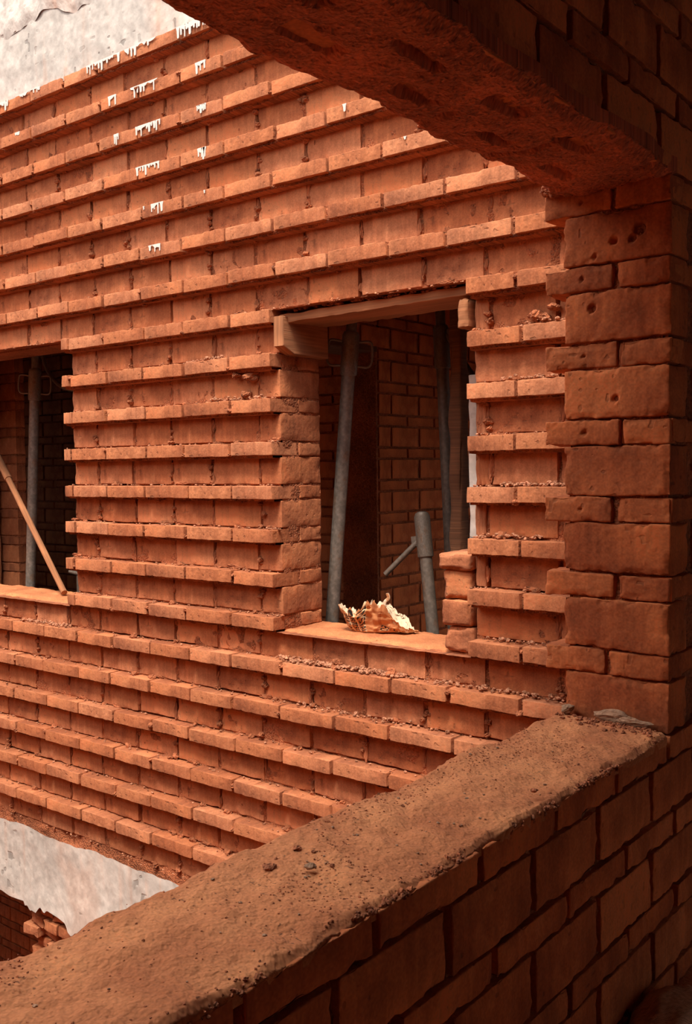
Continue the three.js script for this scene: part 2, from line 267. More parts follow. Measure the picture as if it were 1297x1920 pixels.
  // white paint that ran down over the ledges: [x, course, width, runs, length]
  const drips = [[-4.21, 10, 0.035, 3, 0.8], [-3.49, 10, 0.035, 3, 0.75], [-3.28, 10, 0.17, 9, 0.8], [-2.93, 10, 0.045, 4, 0.8], [-3.47, 9, 0.025, 3, 0.9], [-3.26, 9, 0.15, 10, 0.75], [-2.935, 9, 0.05, 5, 0.9], [-3.265, 8, 0.13, 8, 0.75], [-2.935, 8, 0.04, 5, 0.9], [-3.31, 7, 0.03, 2, 0.8], [-3.215, 7, 0.06, 4, 0.85], [-2.93, 7, 0.016, 2, 0.8], [-3.23, 6, 0.055, 3, 0.8], [-4.35, 11, 0.13, 8, 0.9], [-4.1, 11, 0.16, 8, 0.6], [-3.55, 11, 0.22, 12, 0.8], [-3.3, 11, 0.2, 10, 0.7], [-2.98, 11, 0.16, 10, 0.9], [-2.2, 8, 0.012, 1, 0.8], [-1.95, 7, 0.014, 2, 0.7]];
  for (const [x, k, w, n, len] of drips) {
    const gs = [];
    if (n > 2) {                                     // the band of paint that the runs hang from
      const s = new THREE.Shape(), m = 14; s.moveTo(x - w / 2 - 0.003, -0.0005); s.lineTo(x + w / 2 + 0.003, -0.0005);
      for (let i = 0; i <= m; i++) { const q = x + w / 2 - w * i / m; s.lineTo(q, -TH * clamp(0.24 * len + 0.35 * fbm(q * 70, k, 3, 2), 0.06, 0.5)); }
      s.closePath(); gs.push(new THREE.ExtrudeGeometry(s, { depth: 0.0028, bevelEnabled: false }));
    }
    for (let i = 0; i < n; i++) {
      if (R() < 0.15) continue;
      const cx = x + (n > 1 ? (i / (n - 1) - 0.5) * w : 0) + rr(-0.004, 0.004), hw = rr(0.0025, 0.007), L = TH * clamp(len * rr(0.3, 1.2), 0.2, 0.96), s = new THREE.Shape();
      s.moveTo(cx - hw * 1.7, -0.001); s.lineTo(cx + hw * 1.7, -0.001); s.lineTo(cx + hw, -L * 0.35); s.lineTo(cx + hw * 0.75, -L + hw); s.absarc(cx, -L + hw, hw * 0.75, 0, Math.PI, true); s.lineTo(cx - hw, -L * 0.35); s.closePath();
      gs.push(new THREE.ExtrudeGeometry(s, { depth: 0.003, bevelEnabled: false, curveSegments: 5 }));
    }
    add('paint_drip', gs, PAINT, wb).position.set(0, Y0 + k * P - 0.002, ZF + 0.0025);
  }
}

// ------------------------------------------------------------------ concrete beams above and below
{
  const face = (y0, y1, zf, xs, ragged) => sheet(range(W1L, XO, 0.03), range(y0, y1, 0.025), (x, y) => [x, y + (ragged && y < y0 + 0.001 ? ragged(x) : 0), zf + fbm(x * 3, y * 3, 5, 3) * 0.012 + fbm(x * 20, y * 20, 6, 2) * 0.005], (x, y) => [x, y]);
  const up = thing('concrete_beam', 'pale concrete ring beam above the highest brick ledge', 'beam', [0, E, 0], STRUCT);
  add('beam_face', face(1.79, 2.75, -2.792, null, (x) => fbm(x * 9, 1, 2, 3) * 0.012), CONC, up); add('beam_body', box(W1L, XO, 1.83, 2.75, ZB, -2.82), CONC, up);
  // thicker cement left by the pour, with a ragged lower edge, over the beam's upper half
  const edge = (x) => 2.13 + fbm(x * 4, 2, 7, 4) * 0.09 - 0.012 * (x + 4);
  add('cement_skin', sheet(range(W1L, -3.2, 0.014), range(0, 1, 0.03), (x, t) => { const y = lerp(edge(x), 2.75, t); return [x, y, -2.792 + 0.011 * Math.min(1, t * 14) + fbm(x * 14, y * 9, 9, 3) * 0.016]; }, (x, t) => [x + 0.7, t * 0.6 + 0.3]), SKIN, up);
  const lo = thing('concrete_beam', 'whitewashed concrete floor beam with ragged edge under the lowest brick ledge', 'beam', [0, E, 0], STRUCT);
  const rag = (x) => fbm(x * 8, 1, 4, 2) * 0.01 - (x > -4.38 ? 0.085 * Math.max(0, fbm(x * 13, 5, 1, 3) + 0.12) + 0.05 * step(-4.2, -3.9, x) : 0);
  add('beam_face', sheet(range(W1L, XO, 0.012), range(0, 1, 0.05), (x, t) => { const y = lerp(-2.19 + rag(x), -1.80 + fbm(x * 12, 3, 3, 3) * 0.016, t); return [x, y, -2.818 + fbm(x * 4, y * 4, 15, 3) * 0.014 + fbm(x * 22, y * 22, 16, 2) * 0.0025]; }, (x, t) => [x + 2.3, t * 0.4 + 1.1]), CONC, lo);
  add('beam_body', box(W1L, XO, -2.19, -1.83, ZB, -2.835), CONC, lo);
}

// ------------------------------------------------------------------ wall_right: wall of the gallery with the long opening we look through
const wr = thing('wall_right', 'near brick gallery wall in shade with a long unglazed opening and dusty sill', 'wall', [0, E, 0], STRUCT);
{
  const W = wallPart(wr, BR_SHADE), YP = -0.0687, ZN = 0.4, Z0 = -3.07, Z1 = 2.5;
  const inThin = [], inTall = [];
  for (let i = 0; i < 6; i++) {
    inThin.push(brick(0.246, TH, 0.118, { n: [24, 5, 3], r: 0.0035, chip: 0.0055, rough: 0.0012, seed: i + 200 }));
    inTall.push(brick(0.246, 0.107, 0.105, { n: [24, 10, 3], r: 0.0035, chip: 0.006, rough: 0.0015, seed: i + 220 }));
  }
  const zj = (phase) => { const o = []; for (let n = -8; n < 18; n++) o.push(phase + n * 0.2585 + rr(-0.006, 0.006)); return o; };
  for (let j = -6; j <= 8; j++) {
    const yt = YP + j * P, cutThin = j >= -2 && j <= 4, cutTall = j >= -2 && j <= 4;      // the course below thin j
    for (const [a, b] of cutThin ? [[Z0, DP], [ZN, Z1]] : [[Z0, Z1]]) for (const [z0, z1] of clip(a, b, zj(j === -3 ? -1.783 : -1.829))) {
      const l = z1 - z0 - 0.014, z = (z0 + z1) / 2; let y = yt - TH / 2;
      W.put('ledge_course_brick', inThin[R() * 6 | 0], R() * 6 | 0, [XI - 0.059 + rr(-0.003, 0.002), y, z], [0, Math.PI / 2, rr(-0.006, 0.006)], l / 0.246, seen(XI, y, z));
      if (!(cutThin && b === DP && z1 > DP - 0.01)) W.put('outer', thinVar[R() * 8 | 0], R() * 6 | 0, [XO - (j === -3 ? 0 : 0.049) + 0.075, y, z], [0, -Math.PI / 2, 0], l / 0.246, false);
    }
    for (const [a, b] of cutTall ? [[Z0, DP], [ZN, Z1]] : [[Z0, Z1]]) for (const [z0, z1] of clip(a, b, zj(j > 4 ? -1.985 : -1.96))) {
      const y = yt - TH - 0.0585; if (y < -1.15) continue;
      const l = z1 - z0 - 0.015, z = (z0 + z1) / 2, jamb = cutTall && b === DP && z1 > DP - 0.01;
      if (jamb) continue;
      W.put('edge_course_brick', inTall[R() * 6 | 0], R() * 6 | 0, [XI - 0.0525 + rr(-0.004, 0.001), y, z], [0, Math.PI / 2, rr(-0.006, 0.006)], l / 0.246, seen(XI, y, z));
      W.put('outer', tallVar[R() * 8 | 0], R() * 6 | 0, [XO + 0.0525, y, z], [0, -Math.PI / 2, 0], l / 0.244, false);
    }
  }
  // the end of the wall beside the opening: blocks across the whole thickness between paired flat bricks
  const holes = { 4: [[-0.005, -0.012, 0.008, 0.016], [0.055, 0.008, 0.012, 0.02], [0.038, -0.012, 0.008, 0.014], [-0.05, -0.04, 0.006, 0.01]], 3: [[-0.055, 0.02, 0.009, 0.018]], 2: [[0.0, -0.012, 0.0075, 0.016]], 1: [], 0: [] };
  for (let j = -2; j <= 4; j++) {
    const yt = YP + j * P, yb = yt - TH - 0.0585, z = DP - 0.052;
    W.put('end_block', brick(XI - XO + rr(-0.004, 0.002), 0.11, 0.104, { n: [60, 28, 8], r: 0.0035, chip: 0.007, rough: 0.0016, seed: j + 300, holes: holes[j] || [] }), [0, 4, 2, 0, 3, 2, 4][j + 2], [(XI + XO) / 2, yb, z + rr(-0.002, 0.003)], [0, rr(-0.012, 0.012), rr(-0.005, 0.005)]);
    const xs = [-0.888, -0.882, -0.875, -0.868, -0.885, -0.88, -0.9][[4, 3, 2, 1, 0, -1, -2].indexOf(j)];
    W.put('end_ledge_brick', brick(xs - -1.052 - 0.006, 0.056, 0.20, { n: [40, 14, 14], r: 0.0035, chip: 0.005, rough: 0.0014, seed: j + 320, holes: j > -1 ? [[0.008, 0.0, 0.005, 0.01]] : [] }), [3, 0, 4, 2, 0, 4, 3][j + 2], [(xs - 1.052) / 2, yt - 0.0265, DP - 0.1 + rr(-0.002, 0.004)], [0, rr(-0.01, 0.01), rr(-0.012, 0.012)]);
    W.put('end_closer_brick', brick(XI - xs - 0.008, 0.054, 0.075, { n: [30, 14, 8], r: 0.0035, chip: 0.006, rough: 0.0014, seed: j + 340 }), [4, 2, 0, 4, 3, 2, 0][j + 2], [(XI + xs) / 2 + 0.002, yt - 0.0275, DP - 0.0375 + rr(-0.002, 0.003)], [0, 0, rr(-0.008, 0.008)]);
  }
  W.flush('further_bricks');
  // mortar core
  const rough = (p) => p;
  const inner = (y0, y1, z0, z1) => sheet(range(z1, z0, 0.014), range(y0, y1, 0.012), (z, y) => [XI - 0.016 + fbm(z * 24, y * 24, 12, 3) * 0.010 - 0.010 * step(0, 0.5, fbm(z * 5, y * 7, 2, 2)), y, z], (z, y) => [z, y]);
  const jamb = sheet(range(XO + 0.01, XI - 0.012, 0.009), range(SILL, HEAD, 0.011), (x, y) => [x, y, DP - 0.012 + fbm(x * 24, y * 24, 31, 3) * 0.012], (x, y) => [x, y]);
  add('mortar', [box(XO + 0.03, XI - 0.03, -4.6, SILL, Z0, Z1), box(XO + 0.03, XI - 0.03, 0.64, 1.55, Z0, Z1), box(XO + 0.03, XI - 0.03, SILL, 0.64, Z0, DP - 0.03), box(XO + 0.03, XI - 0.03, SILL, 0.64, ZN, Z1),
    inner(-1.16, SILL - 0.004, -3.07, 1.2), inner(0.635, 1.2, -3.07, 1.2), inner(SILL, 0.635, -3.07, DP - 0.01), jamb], MORTAR, wr);
  // dusty top of the sill
  const hz = (x, z) => -0.556 - (x - XO) * 0.055 + fbm(x * 5, z * 5, 1, 3) * 0.010 + fbm(x * 24, z * 24, 2, 3) * 0.006 + fbm(x * 90, z * 90, 3, 2) * 0.0026;
  const xe = (t, z) => lerp(XO - 0.004 + fbm(z * 12, 4, 4, 3) * 0.012, XI - 0.003 + fbm(z * 7, 9, 9, 3) * 0.006 + fbm(z * 45, 9, 9, 3) * 0.006, t);
  const dy = (t, z) => { const x = xe(t, z), d = Math.min(t, 1 - t), w = 0.055 + 0.05 * fbm(z * 11, t > 0.5 ? 3 : 8, 61, 3); return Math.max(-0.5805, hz(x, z) - 0.009 * (1 - step(0, w, d)) * (1 + 0.5 * fbm(z * 45, x * 45, 6, 3))); };
  add('sill_dust', sheet([-0.004, ...range(0, 1, 1 / 64), 1.004], range(DP + 0.02, ZN - 0.05, 0.0045).reverse(), (t, z) => { const c = clamp(t, 0, 1); return [xe(c, z), t === c ? dy(t, z) : -0.592, z]; }, (t, z) => [xe(clamp(t, 0, 1), z) + Math.max(0, t - 1) * 4, z]), DUST, wr);
  const crust = []; for (let i = 0; i < 900; i++) { const z = rr(-2.03, -0.1), r = rr(0.0012, 0.0045) * (R() < 0.1 ? 1.6 : 1); if (fbm(z * 9, 1, 77, 3) < -0.12) continue; crust.push(lump(r, i + 900, 0.8).translate(XI - 0.002 - Math.abs(rr(-0.012, 0.012)), -0.5795 + rr(-0.004, 0.006), z)); }
  add('edge_crust', crust, MORTAR, wr).userData.kind = 'stuff';
  const grit = []; for (let i = 0; i < 5200; i++) { const z = rr(-2.04, 0.2), x = rr(XO + 0.006, XI - 0.01), dense = fbm(x * 7, z * 4, 20, 3); if (dense < 0.08 && R() < 0.9) continue; grit.push(lump(rr(0.0006, 0.0019) * (R() < 0.03 ? 2 : 1), i, 0.7).translate(x, hz(x, z), z)); }
  for (let i = 0; i < 160; i++) { const x = rr(XO + 0.01, XI - 0.02), z = DP + 0.02 + 0.07 * R() * R(); grit.push(lump(rr(0.0015, 0.006), i + 9, 0.7).translate(x, hz(x, z), z)); }
  add('grit', grit, MORTAR, wr).userData.kind = 'stuff';
  const flakes = []; for (let i = 0; i < 60; i++) { const z = rr(-1.9, -0.3), x = rr(XO + 0.02, XI - 0.03); flakes.push(lump(rr(0.001, 0.003), i + 50, 0.45).translate(x, hz(x, z) + 0.001, z)); }
  add('stone_chips', flakes, STONE, wr).userData.kind = 'stuff';
  add('mortar_wedge', [lump(0.03, 3, 0.5).scale(1.5, 0.9, 0.4).translate(-0.87, -0.553, DP + 0.012), lump(0.022, 8, 0.5).scale(1.6, 0.8, 0.4).translate(-0.835, -0.555, DP + 0.014), lump(0.014, 9, 0.6).translate(-0.985, -0.548, DP + 0.02)], STONE, wr);
  // underside of the wall over the opening: rough bedding with the frogs of the bricks showing as hollows
  const frogs = []; for (let i = 0; i < 14; i++) frogs.push([XO + 0.085 + (i % 2) * 0.09, -1.86 + (i >> 1) * 0.2585 + (i % 2) * 0.12, rr(0.010, 0.018), rr(0.045, 0.06)]);
  const us = (x, z) => { let y = 0.605 + fbm(x * 12, z * 8, 40, 4) * 0.016 + fbm(x * 60, z * 60, 41, 2) * 0.006; for (const [fx, fz, w, l] of frogs) { const q = Math.max(Math.abs(x - fx) / w, Math.abs(z - fz) / l); y += 0.016 * (1 - step(0.85, 1.1, q)); } const jz = Math.abs(((z / 0.2585) % 1 + 1) % 1 - 0.4); y += 0.014 * (1 - step(0.02, 0.05, jz)) * step(-0.1, 0.3, fbm(x * 9, z * 3, 44, 2)); return y; };
  const ex = (t, z) => lerp(XO - 0.012 + fbm(z * 7, 2, 44, 4) * 0.03, XI + 0.006 + fbm(z * 9, 3, 45, 3) * 0.012, t);
  add('underside', sheet([-0.02, ...range(0, 1, 1 / 50), 1.02], range(DP - 0.02, ZN, 0.006), (t, z) => { const x = ex(clamp(t, 0, 1), z); return [x, (t < 0 || t > 1) ? 0.645 : us(x, z) + 0.014 * (1 - step(0, 0.10, Math.min(t, 1 - t))), z]; }, (t, z) => [ex(clamp(t, 0, 1), z), z]), BEDDING, wr);
  const bits = []; for (let i = 0; i < 26; i++) { const x = rr(-1.04, -0.98); bits.push(lump(rr(0.006, 0.02), i + 70, 0.7).translate(x, 0.62 + rr(-0.012, 0.006), DP - rr(-0.02, 0.06))); }
  add('mortar_lumps', bits, MORTAR, wr).userData.kind = 'stuff';
}

// ------------------------------------------------------------------ rest of the gallery and of the courtyard (out of the frame)
const plain = (name, label, g, m, cat = 'wall') => tag(add(name, g, m), label, cat, STRUCT);
plain('floor', 'red earth floor of the shaded gallery', box(-1.0, 1.9, E - 1.34, E - 1.14, -3.2, 2.7), DUST, 'floor');
plain('ceiling', 'brick red ceiling over the gallery', box(-0.76, 1.9, E + 1.2, E + 1.4, -3.2, 2.7), MORTAR, 'ceiling');
plain('wall_gallery_rear', 'plain brick wall along the rear of the gallery, with a doorway added to let light in', [box(1.7, 1.9, E - 1.14, E + 1.2, -3.2, -2.75), box(1.7, 1.9, E - 1.14, E + 1.2, -2.25, 2.7), box(1.7, 1.9, E + 0.45, E + 1.2, -2.75, -2.25)], BR[2]);  // unseen doorway, added to light the gallery wall and floor
plain('wall_gallery_end', 'plain brick end wall of the gallery past the corner', box(-0.8, 1.9, E - 1.14, E + 1.2, -3.27, -3.07), BR[2]);
plain('wall_gallery_start', 'plain brick end wall of the gallery behind the viewer', box(-0.8, 1.9, E - 1.14, E + 1.2, 2.5, 2.7), BR[2]);
plain('wall_left', 'plain brick wall on the far side of the courtyard', box(-6.6, -6.4, E - 4.6, E + 2.75, -3.07, 2.7), BR[0]);
plain('wall_front', 'plain brick wall of the courtyard opposite the windows', box(-6.6, -0.76, E - 4.6, E + 2.4, 2.5, 2.7), BR[0]);
plain('ground', 'red earth ground of the courtyard', box(-14, 2, E - 4.8, E - 4.6, -9, 2.7), DUST, 'ground');

// ------------------------------------------------------------------ ground storey under the beam
{
  const g = thing('wall_ground_storey', 'rough brick wall end under the whitewashed beam', 'wall', [0, E, 0], STRUCT), W = wallPart(g);
  const v = []; for (let i = 0; i < 4; i++) v.push(brick(0.12, 0.055, 0.12, { n: [5, 4, 3], chip: 0.012, rough: 0.004, seed: i + 400 }));
  for (let r = 0; r < 14; r++) for (let c = 0; c < 4; c++) { const x = -4.40 + c * 0.125 + (r % 2) * 0.05 + rr(-0.015, 0.01), y = -2.235 - r * 0.066; W.put('brick', v[R() * 4 | 0], R() * 6 | 0, [x, y, -2.94 + rr(-0.03, 0.03)], [0, rr(-0.15, 0.15), rr(-0.04, 0.04)], 1, seen(x, y, -2.9)); }
  W.flush('further_bricks');
  add('mortar', box(-4.46, XO, -4.6, -2.19, ZB, -2.95), MORTAR, g);
  const s = thing('wall_store', 'dark brick wall of the store under the beam', 'wall', [0, E, 0], STRUCT), V = wallPart(s);
  const d = brick(0.25, 0.055, 0.1, { n: [8, 3, 2], seed: 431 }), t = brick(0.25, 0.108, 0.1, { n: [8, 3, 2], seed: 432 });
  for (let r = 0; r < 24; r++) for (let c = 0; c < 15; c++) { const x = -8.4 + c * 0.26 + (r % 2) * 0.13, y = -2.32 - r * 0.0875; V.put('brick', r % 2 ? d : t, 2, [x, y, -4.4], [0, 0, 0], 1, seen(x, y, -4.35) && x < -6.6 && y < -3.1); }
  V.flush('further_bricks');
  add('mortar', [box(-9, -3.6, -4.6, -2.1, -4.6, -4.37), box(-9, -8.8, -4.6, -2.1, -4.5, ZB), box(-9, -6.4, -4.6, -2.1, -3.2, ZB), box(-3.8, -3.6, -4.6, -2.1, -4.5, ZB)], MORTAR, s);
}

// ------------------------------------------------------------------ rooms behind the windows
plain('floor_room', 'bare floor slab of the room behind the windows', box(-8, -0.7, E - 2.1, E - 1.83, -7, ZB), CONC, 'floor');
plain('ceiling_room', 'slab over the room behind the windows', box(-8, -0.7, E + 1.5, E + 1.8, -7, ZB), MORTAR, 'ceiling');
plain('wall_room_end', 'plain end wall of the room behind the windows, with an opening added for light', [box(-1.2, -1.0, E - 1.83, E - 1.2, -7, ZB), box(-1.2, -1.0, E + 0.3, E + 1.5, -7, ZB), box(-1.2, -1.0, E - 1.2, E + 0.3, -7, -5.6), box(-1.2, -1.0, E - 1.2, E + 0.3, -4.0, ZB)], BR[2]);  // opening added out of view so light reaches the partition
plain('wall_room_front', 'plain wall closing the left room beyond the courtyard', box(-8, -6.4, E - 1.83, E + 1.5, -3.27, ZB), BR[2]);
plain('wall_added_bounce', 'added plain brick wall that bounces warm light into the room', box(0.1, 0.3, E - 4.6, E - 0.1, -7, -3.3), BR[0]);  // unseen reflector, put outside the end opening to warm its light
plain('wall_room_start', 'plain brick wall closing the left room, with a small added opening for light', [box(-8, -7.8, E - 1.83, E - 0.4, -7, ZB), box(-8, -7.8, E + 0.1, E + 1.5, -7, ZB), box(-8, -7.8, E - 0.4, E + 0.1, -7, -4.3), box(-8, -7.8, E - 0.4, E + 0.1, -3.8, ZB)], BR[2]);  // small gap added to lift the light behind the left window
{
  const w5 = thing('wall_partition', 'dim brick partition wall seen through the window behind the props', 'wall', [0, E, 0], STRUCT), W = wallPart(w5, BR_SHADE), X = -3.03;
  const a = brick(0.244, TH, 0.1, { n: [8, 3, 2], chip: 0.006, seed: 500 }), b = brick(0.244, 0.107, 0.1, { n: [8, 4, 2], chip: 0.006, seed: 501 });
  for (let k = -10; k <= 8; k++) for (const tall of [0, 1]) {
    const y = Y0 + k * P - (tall ? TH + 0.0585 : TH / 2), z1 = y > 0.62 ? ZB - 0.02 : -4.075, js = []; for (let n = -12; n < 2; n++) js.push(-3.93 + n * 0.2585 + (tall ? 0 : 0.11));
    for (const [p, q] of clip(-5.8, z1, js)) W.put(tall ? 'edge_course_brick' : 'flat_course_brick', tall ? b : a, [2, 4, 0][R() * 3 | 0], [X - 0.05 + rr(-0.002, 0.002), y, (p + q) / 2], [0, Math.PI / 2, 0], (q - p - 0.012) / 0.244, seen(X, y, (p + q) / 2) && (p + q) / 2 > -4.95 && y > -0.95);
  }
  W.flush('further_bricks');
  add('mortar', [box(-3.27, X - 0.012, -1.83, 1.5, -5.8, -4.078), box(-3.27, X - 0.012, 0.63, 1.5, -4.1, ZB)], MORTAR, w5);
  add('opening_head', box(-3.26, X - 0.004, 0.60, 0.632, -4.07, ZB), DARKWOOD, w5);
  // end face of the partition beside its doorway
  add('plastered_end', box(-3.268, X - 0.01, -1.83, 0.6, -4.08, -4.066), MORTAR, w5);
  const wk = thing('wall_rear', 'dark brick rear wall seen through the left window', 'wall', [0, E, 0], STRUCT), V = wallPart(wk);
  for (let k = -10; k <= 8; k++) for (const tall of [0, 1]) {
    const y = Y0 + k * P - (tall ? TH + 0.0585 : TH / 2), js = []; for (let n = 0; n < 28; n++) js.push(-7.9 + n * 0.2585 + (tall ? 0.13 : 0));
    for (const [p, q] of clip(-7.8, -1.2, js)) V.put(tall ? 'edge_course_brick' : 'flat_course_brick', tall ? b : a, [2, 4][R() * 2 | 0], [(p + q) / 2, y, -4.65 + rr(-0.003, 0.003) + (q > -3.3 ? -1.25 : 0)], [0, 0, 0], (q - p - 0.012) / 0.244, q < -6.1 && y > -0.95 && y < 0.9 && q > -7.2);
  }
  V.flush('further_bricks');
  add('mortar', [box(-7.8, -3.25, -1.83, 1.5, -4.9, -4.615), box(-3.25, -1.0, -1.83, 1.5, -6.1, -5.87)], MORTAR, wk);
}
{ // lit pier at the left edge
  const p = thing('wall_pier', 'reddish brick pier with a timber post seen inside the left window', 'wall', [0, E, 0], STRUCT), W = wallPart(p);
  const a = brick(0.244, TH, 0.07, { n: [8, 3, 4], chip: 0.006, seed: 510 }), b = brick(0.244, 0.107, 0.07, { n: [8, 4, 4], chip: 0.006, seed: 511 });
  for (let k = -10; k <= 8; k++) for (const tall of [0, 1]) W.put(tall ? 'edge_course_brick' : 'flat_course_brick', tall ? b : a, [0, 2, 4][R() * 3 | 0], [-5.56, Y0 + k * P - (tall ? TH + 0.0585 : TH / 2), -3.555], [0, 0, 0], 1, k > -5 && k < 6);
  W.flush('further_bricks'); add('mortar', box(-6.3, -5.445, -1.83, 1.5, -3.585, -3.528), MORTAR, p);
}

// ------------------------------------------------------------------ window timbers
{
  const pl = thing('lintel_plank', 'dusty timber plank lintel across the head of the right window', 'plank');
  const g = brick(0.87, 0.036, 0.235, { n: [40, 4, 6], r: 0.004, chip: 0.004, rough: 0.003, seed: 600 }); const uv = g.attributes.uv; for (let i = 0; i < uv.count; i++) uv.setXY(i, uv.getX(i) * 0.4, uv.getY(i));
  const o = add('board', g, WOOD, pl); o.position.set(-2.14, 0.588, -2.945); o.rotation.set(0.02, 0, 0.012);
  const bits = []; for (let i = 0; i < 60; i++) bits.push(lump(rr(0.004, 0.013), i + 300, 0.6).translate(rr(-2.52, -1.78), 0.610 + rr(-0.004, 0.004), ZT + rr(-0.008, 0.004)));
  add('mortar_squeeze', bits, MORTAR, pl).userData.kind = 'stuff';
  const blk = thing('timber_block', 'tapered timber block packed under the left end of the lintel plank', 'block');
  const s = new THREE.Shape(); s.moveTo(0, 0.135); s.lineTo(0.262, 0.12); s.lineTo(0.262, 0.0); s.lineTo(0.06, 0.0); s.lineTo(0.0, 0.028); s.closePath();
  const bg = new THREE.ExtrudeGeometry(s, { depth: 0.042, bevelEnabled: true, bevelSize: 0.004, bevelThickness: 0.004, bevelSegments: 2, steps: 1 });
  const bo = add('block_body', bg, WOOD, blk); bo.rotation.y = Math.PI / 2; bo.position.set(-2.576, 0.448, -2.802);
  const b2 = thing('timber_block', 'rough short timber block under the right end of the lintel plank', 'block');
  const c2 = add('block_body', brick(0.05, 0.1, 0.2, { n: [6, 10, 10], r: 0.006, chip: 0.012, rough: 0.005, seed: 620 }), WOOD, b2); c2.position.set(-1.742, 0.515, -2.915);
}

// ------------------------------------------------------------------ loose bricks stacked on the sill at the right of the window
for (const [w, h, d, x, y, z, ry, m, label] of [
  [0.118, 0.088, 0.11, -1.772, -0.583, -2.882, 0.03, 1, 'lowest loose brick standing on the window sill against the right jamb'],
  [0.128, 0.090, 0.11, -1.781, -0.494, -2.878, -0.06, 0, 'second loose brick from below, round shouldered, in the stack on the window sill'],
  [0.114, 0.102, 0.11, -1.779, -0.398, -2.890, 0.04, 3, 'third loose brick from below in the stack on the window sill, shaded on top'],
  [0.134, 0.056, 0.20, -1.787, -0.3175, -2.915, 0.08, 5, 'flat loose brick lying topmost on the small stack beside the window'] ]) {
  const t = thing('loose_brick', label, 'brick', [x, E + y, z], { group: 'loose bricks stacked on the window sill' });
  const o = add('brick_body', brick(w, h, d, { n: [12, 10, 8], r: 0.012, chip: 0.012, rough: 0.005, seed: Math.round(y * 1000) + 900 }), BR[m], t); o.rotation.y = ry;
}

// ------------------------------------------------------------------ steel props and odds and ends
function prop(label, a, b, r, collar, { handles = true, lever, m = STEEL } = {}) {      // a low end, b high end, collar = share of the length
  const A = new THREE.Vector3(...a), B = new THREE.Vector3(...b), d = B.clone().sub(A), L = d.length(), t = thing('steel_prop', label, 'prop', [a[0], E + a[1], a[2]], { group: 'steel shoring props in the rooms behind the windows' });
  t.quaternion.setFromUnitVectors(new THREE.Vector3(0, 1, 0), d.normalize());
  const c = L * collar;
  add('outer_tube', rod([0, 0.006, 0], [0, c, 0], r), m, t);
  add('inner_tube', rod([0, c - 0.1, 0], [0, L - 0.006, 0], r * 0.78), m, t);
  const pts = [[r * 1.02, -0.09], [r * 1.28, -0.085], [r * 1.28, 0.075], [r * 1.02, 0.09]].map(([x, y]) => new THREE.Vector2(x, y));
  add('collar_nut', new THREE.LatheGeometry(pts, 24).translate(0, c, 0), m, t);
  if (handles) for (const s of [-1, 1]) { const h = add('collar_handle', tube([[s * r * 1.2, 0.05, 0], [s * (r + 0.055), 0.052, 0], [s * (r + 0.062), 0.035, 0], [s * (r + 0.062), -0.035, 0], [s * (r + 0.05), -0.05, 0], [s * r * 1.2, -0.05, 0]], 0.005, 8), m, t); h.position.y = c; h.rotation.y = 0.67; }
  if (lever) { add('lever', rod([lever[0] * r, c + lever[1], lever[2] * r], [lever[3], c + lever[4], lever[5]], 0.011), m, t); add('lever_lug', box(-0.02, 0.02, -0.02, 0.02, -0.008, 0.008).translate(lever[0] * r * 1.3, c + lever[1], lever[2] * r * 1.3), m, t); }
  add('base_plate', box(-0.06, 0.06, 0, 0.008, -0.06, 0.06), m, t);
  return t;
}
{
  // line through two seen points at depth z, carried on to floor and slab
  const thru = (x0, y0, x1, y1, z, lo, hi) => { const s = (x1 - x0) / (y1 - y0); return [[x0 + (lo - y0) * s, lo, z], [x0 + (hi - y0) * s, hi, z]]; };
  let [a, b] = thru(-2.637, -0.657, -2.511, 0.612, -3.2, -1.83, 1.5);
  prop('thick grey steel prop leaning inside the right window beside the pale paper', a, b, 0.028, (0.475 + 1.83) / 3.33, { m: ZINC });
  [a, b] = thru(-2.200, -0.337, -2.244, 0.665, -3.45, -1.83, 1.5);
  prop('slim dark steel prop standing behind the loose bricks in the right window', a, b, 0.026, (0.5 + 1.83) / 3.33, { handles: false, lever: [1, 0.05, 0, 0.17, -0.16, 0.02] });
  [a, b] = thru(-4.99, -0.69, -4.882, 0.685, -3.3, -1.83, 1.5);
  prop('pale grey steel prop with collar handles inside the left window', a, b, 0.028, (0.50 + 1.83) / 3.33, { m: ZINC });
  prop('short dark steel prop leaning against the partition with its lever hanging', [-1.96, -1.825, -3.14], [-2.215, -0.168, -3.26], 0.025, 0.94, { handles: false, lever: [-1, -0.02, 0.2, -0.17, -0.14, 0.05] });
}
